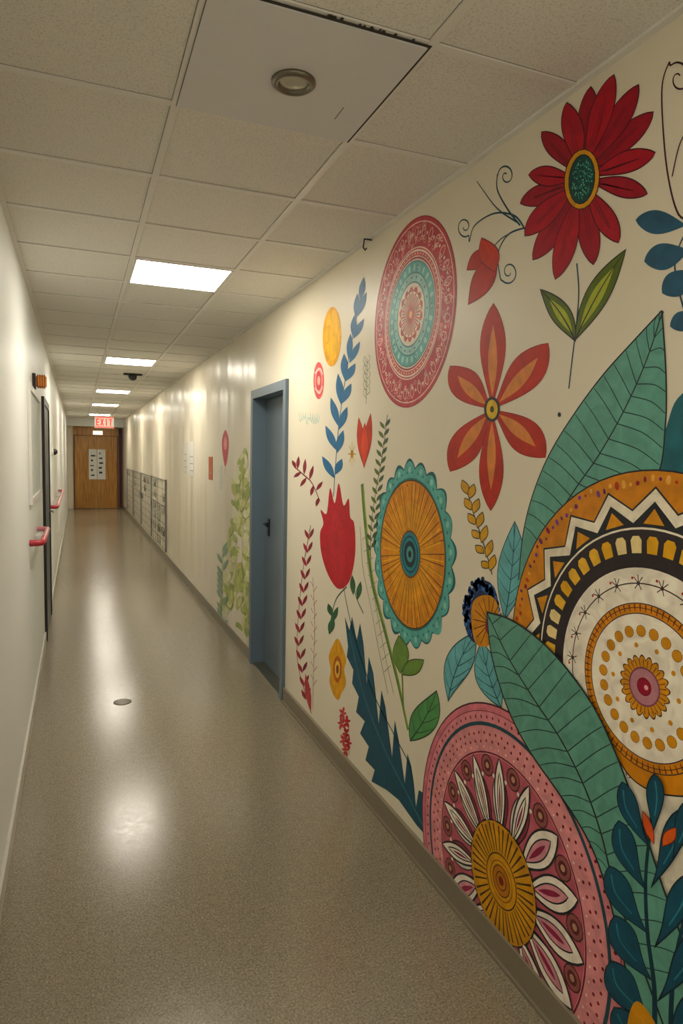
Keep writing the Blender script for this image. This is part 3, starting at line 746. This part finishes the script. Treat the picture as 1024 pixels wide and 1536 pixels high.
# lower orange band + cream below
P.P([(893, 1060), (912, 1105), (935, 1150), (962, 1178), (1000, 1192), (1050, 1192), (1110, 1170), (1110, 1100), (1000, 1080), (930, 1060)], OR)
P.P([(880, 1085), (915, 1135), (945, 1168), (985, 1190), (1040, 1196), (1120, 1180), (1300, 1180), (1300, 1700), (960, 1500), (890, 1300)], CREAM, sm=False)
P.S([(905, 1090), (935, 1150), (962, 1178), (1000, 1192), (1050, 1192), (1110, 1172)], 2.2, DK)
D.disc(.385, DK); D.disc(.38, "#cc8020"); D.rays(.345, .378, 70, .008, "#4a2410"); D.ring(.362, .004, "#4a2410"); D.disc(.338, DK); D.disc(.333, "#e9e0cf")
D.dots(.255, 22, .028, "#8f5a16"); D.dots(.255, 22, .025, "#c98a26")
D.dots(.19, 10, .012, "#c98a26")
D.scal(.125, .022, 20, "#4a2410"); D.scal(.118, .022, 20, "#c98a26"); D.rays(.09, .125, 30, .006, "#7a3a18"); D.disc(.09, "#7a4258"); D.disc(.082, "#b07a84"); D.disc(.042, MAR); D.disc(.034, "#8f1f34"); D.dots(.012, 1, .012, "#d8a0a0")
P.build()
# --- pink mandala lower (overlaps the orange one)
P = Paint("pink_petal_mandala", 130)
D = Disc(P, 754, 1321, .553, .525)
PKK = "#cf7884"
D.disc(1.0, "#4a2430"); D.disc(.99, PKK); D.disc(.955, "#d48890"); D.ring(.95, .006, "#8a3a4a")
D.ring(.875, .022, "#1f4650"); D.disc(.855, "#d58f92"); D.dots(.915, 90, .008, MAR, el=1.4)
D.dots(.82, 84, .009, MAR, jit=.006); D.dots(.775, 76, .009, MAR, off=2, jit=.006); D.dots(.74, 60, .007, "#e8c4bc", off=1); D.ring(.71, .01, "#6e2a3c")
D.disc(.70, "#b9626f")
for sz, col in ((.066, "#4a2430"), (.058, "#8f5450"), (.036, "#5e2a30"), (.018, "#b58a70")): D.dots(.635, 15, sz, col, off=12)
for i in range(30):
    a = i*12+6; D.petal(a, .3, .56, .03, "#8a3f4c" if i % 2 else "#d9cfc2", DK, .008)
D.dots(.585, 30, .012, "#eae0d2", off=6)
for i in range(15):
    a = i*24; nar = 60 < a < 200
    D.petal(a, .26, .70, .052 if nar else .088, "#eae0d2", DK, .012); D.petal(a, .32, .62, .022 if nar else .045, "#eae0d2" if nar else "#cf8f98", DK, .008); D.petal(a, .36, .56, .008 if nar else .016, "#8f2f4c", None)
D.scal(.325, .012, 24, DK); D.disc(.325, "#c58a24"); D.disc(.27, "#cd932c"); D.rays(.16, .31, 40, .013, "#3a2610", jit=1); D.ring(.15, .008, "#3a2610"); D.ring(.11, .006, "#7a4a18"); D.disc(.085, "#b5701f"); D.ring(.085, .006, "#3a2610"); D.ring(.05, .006, "#3a2610"); D.disc(.025, "#7a2a20")
P.build()
# --- big sage leaf (lower)
P = Paint("sage_leaf_lower", 340)
up_ = [(733, 918), (770, 930), (815, 962), (855, 1005), (895, 1062), (925, 1125), (950, 1190), (975, 1260), (1005, 1350), (1045, 1450), (1085, 1540)]
lo_ = [(733, 918), (738, 970), (750, 1020), (770, 1075), (800, 1130), (835, 1180), (870, 1232), (895, 1280), (915, 1340), (935, 1420), (960, 1540)]
md = [(733, 918), (765, 985), (805, 1050), (845, 1110), (880, 1180), (905, 1250), (925, 1330), (960, 1430), (1000, 1540)]
bigleaf(P, up_, lo_, md, "#5f9484", 21)
P.build()
# --- dark foliage
P = Paint("dark_teal_foliage", 355)
P.S([(985, 1560), (985, 1480), (975, 1400), (972, 1320), (978, 1250), (985, 1190)], (10, 4), "#0f3442")
P.S([(1010, 1600), (1012, 1480), (1030, 1380), (1060, 1300)], (10, 4), "#0f3442")
FT = "#17485c"
for b, t, w, bd in [((985, 1535), (920, 1440), 22, -18), ((983, 1470), (926, 1372), 20, -16), ((977, 1400), (918, 1298), 19, -16), ((974, 1335), (932, 1230), 17, -14), ((978, 1270), (937, 1172), 14, -12), ((982, 1250), (985, 1160), 13, 6), ((980, 1330), (1020, 1215), 16, 14), ((985, 1420), (1035, 1310), 19, 14), ((990, 1500), (1050, 1395), 20, 14), ((990, 1590), (925, 1510), 20, -10), ((1015, 1520), (1080, 1440), 20, 10), ((1012, 1290), (1034, 1200), 13, 8), ((995, 1580), (1055, 1480), 19, 8)]:
    P.leaf(b, t, w, FT, "#0c2430", 2.2, bend=bd, pk=.68, sharp=.72)
    P.S([(b[0]*.7+t[0]*.3+bd*.5, b[1]*.7+t[1]*.3), (b[0]*.4+t[0]*.6+bd*.9, b[1]*.4+t[1]*.6), (b[0]*.12+t[0]*.88+bd*.3, b[1]*.12+t[1]*.88)], (2, 3.4), "#2f7484")
P.leaf((985, 1265), (968, 1215), 6, "#d0603e", "#7a2a20", 1.4); P.leaf((998, 1268), (1018, 1240), 9, "#d8683f", "#7a2a20", 1.4)
P.P([(945, 1536), (960, 1500), (990, 1540), (1000, 1600), (950, 1600)], "#c98a26")
P.build()
# --- pale green foliage beyond the door
P = Paint("pale_green_foliage", 0)
for i in range(170):
    t = random.random(); y = 690+t*275; x = 363+random.uniform(-1, 1)*(5+20*min(1, t*1.4)) - t*6
    x = min(x, 374)
    a = random.uniform(-2.6, -.5); l = random.uniform(12, 26)
    P.leaf((x, y), (min(375, x+l*.45*math.cos(a)), y+l*math.sin(a)), random.uniform(2.5, 5), random.choice(["#b9bb78", "#a5b064", "#cdcc98", "#93a15a", "#d8d6b0"]), None)
P.S([(372, 975), (364, 850), (366, 680)], 1.5, "#7c8a44")
for i in range(16):
    y = 820+i*9; P.leaf((334, y+8), (334+random.choice((-8, 8)), y-8), 2.4, "#86a08a", None)
P.S([(334, 812), (335, 880), (340, 945)], 1.2, "#6a8a78")
P.build()
P = Paint("pink_balloon", 0)
P.P([(338, 645), (343, 660), (342, 682), (338, 700), (334, 682), (333, 660)], "#c4505c"); P.O(338, 665, 2.4, 10, "#dd8f8c"); P.S([(338, 700), (337, 712)], 1.2, "#8a3a44")
P.build()

# ------------------------------------------------------------------ world (added fill light, entering by the end left open behind the viewer)
w = bpy.data.worlds.new("world"); sc.world = w; w.use_nodes = True
w.node_tree.nodes["Background"].inputs[0].default_value = (1, .94, .84, 1); w.node_tree.nodes["Background"].inputs[1].default_value = 1.15
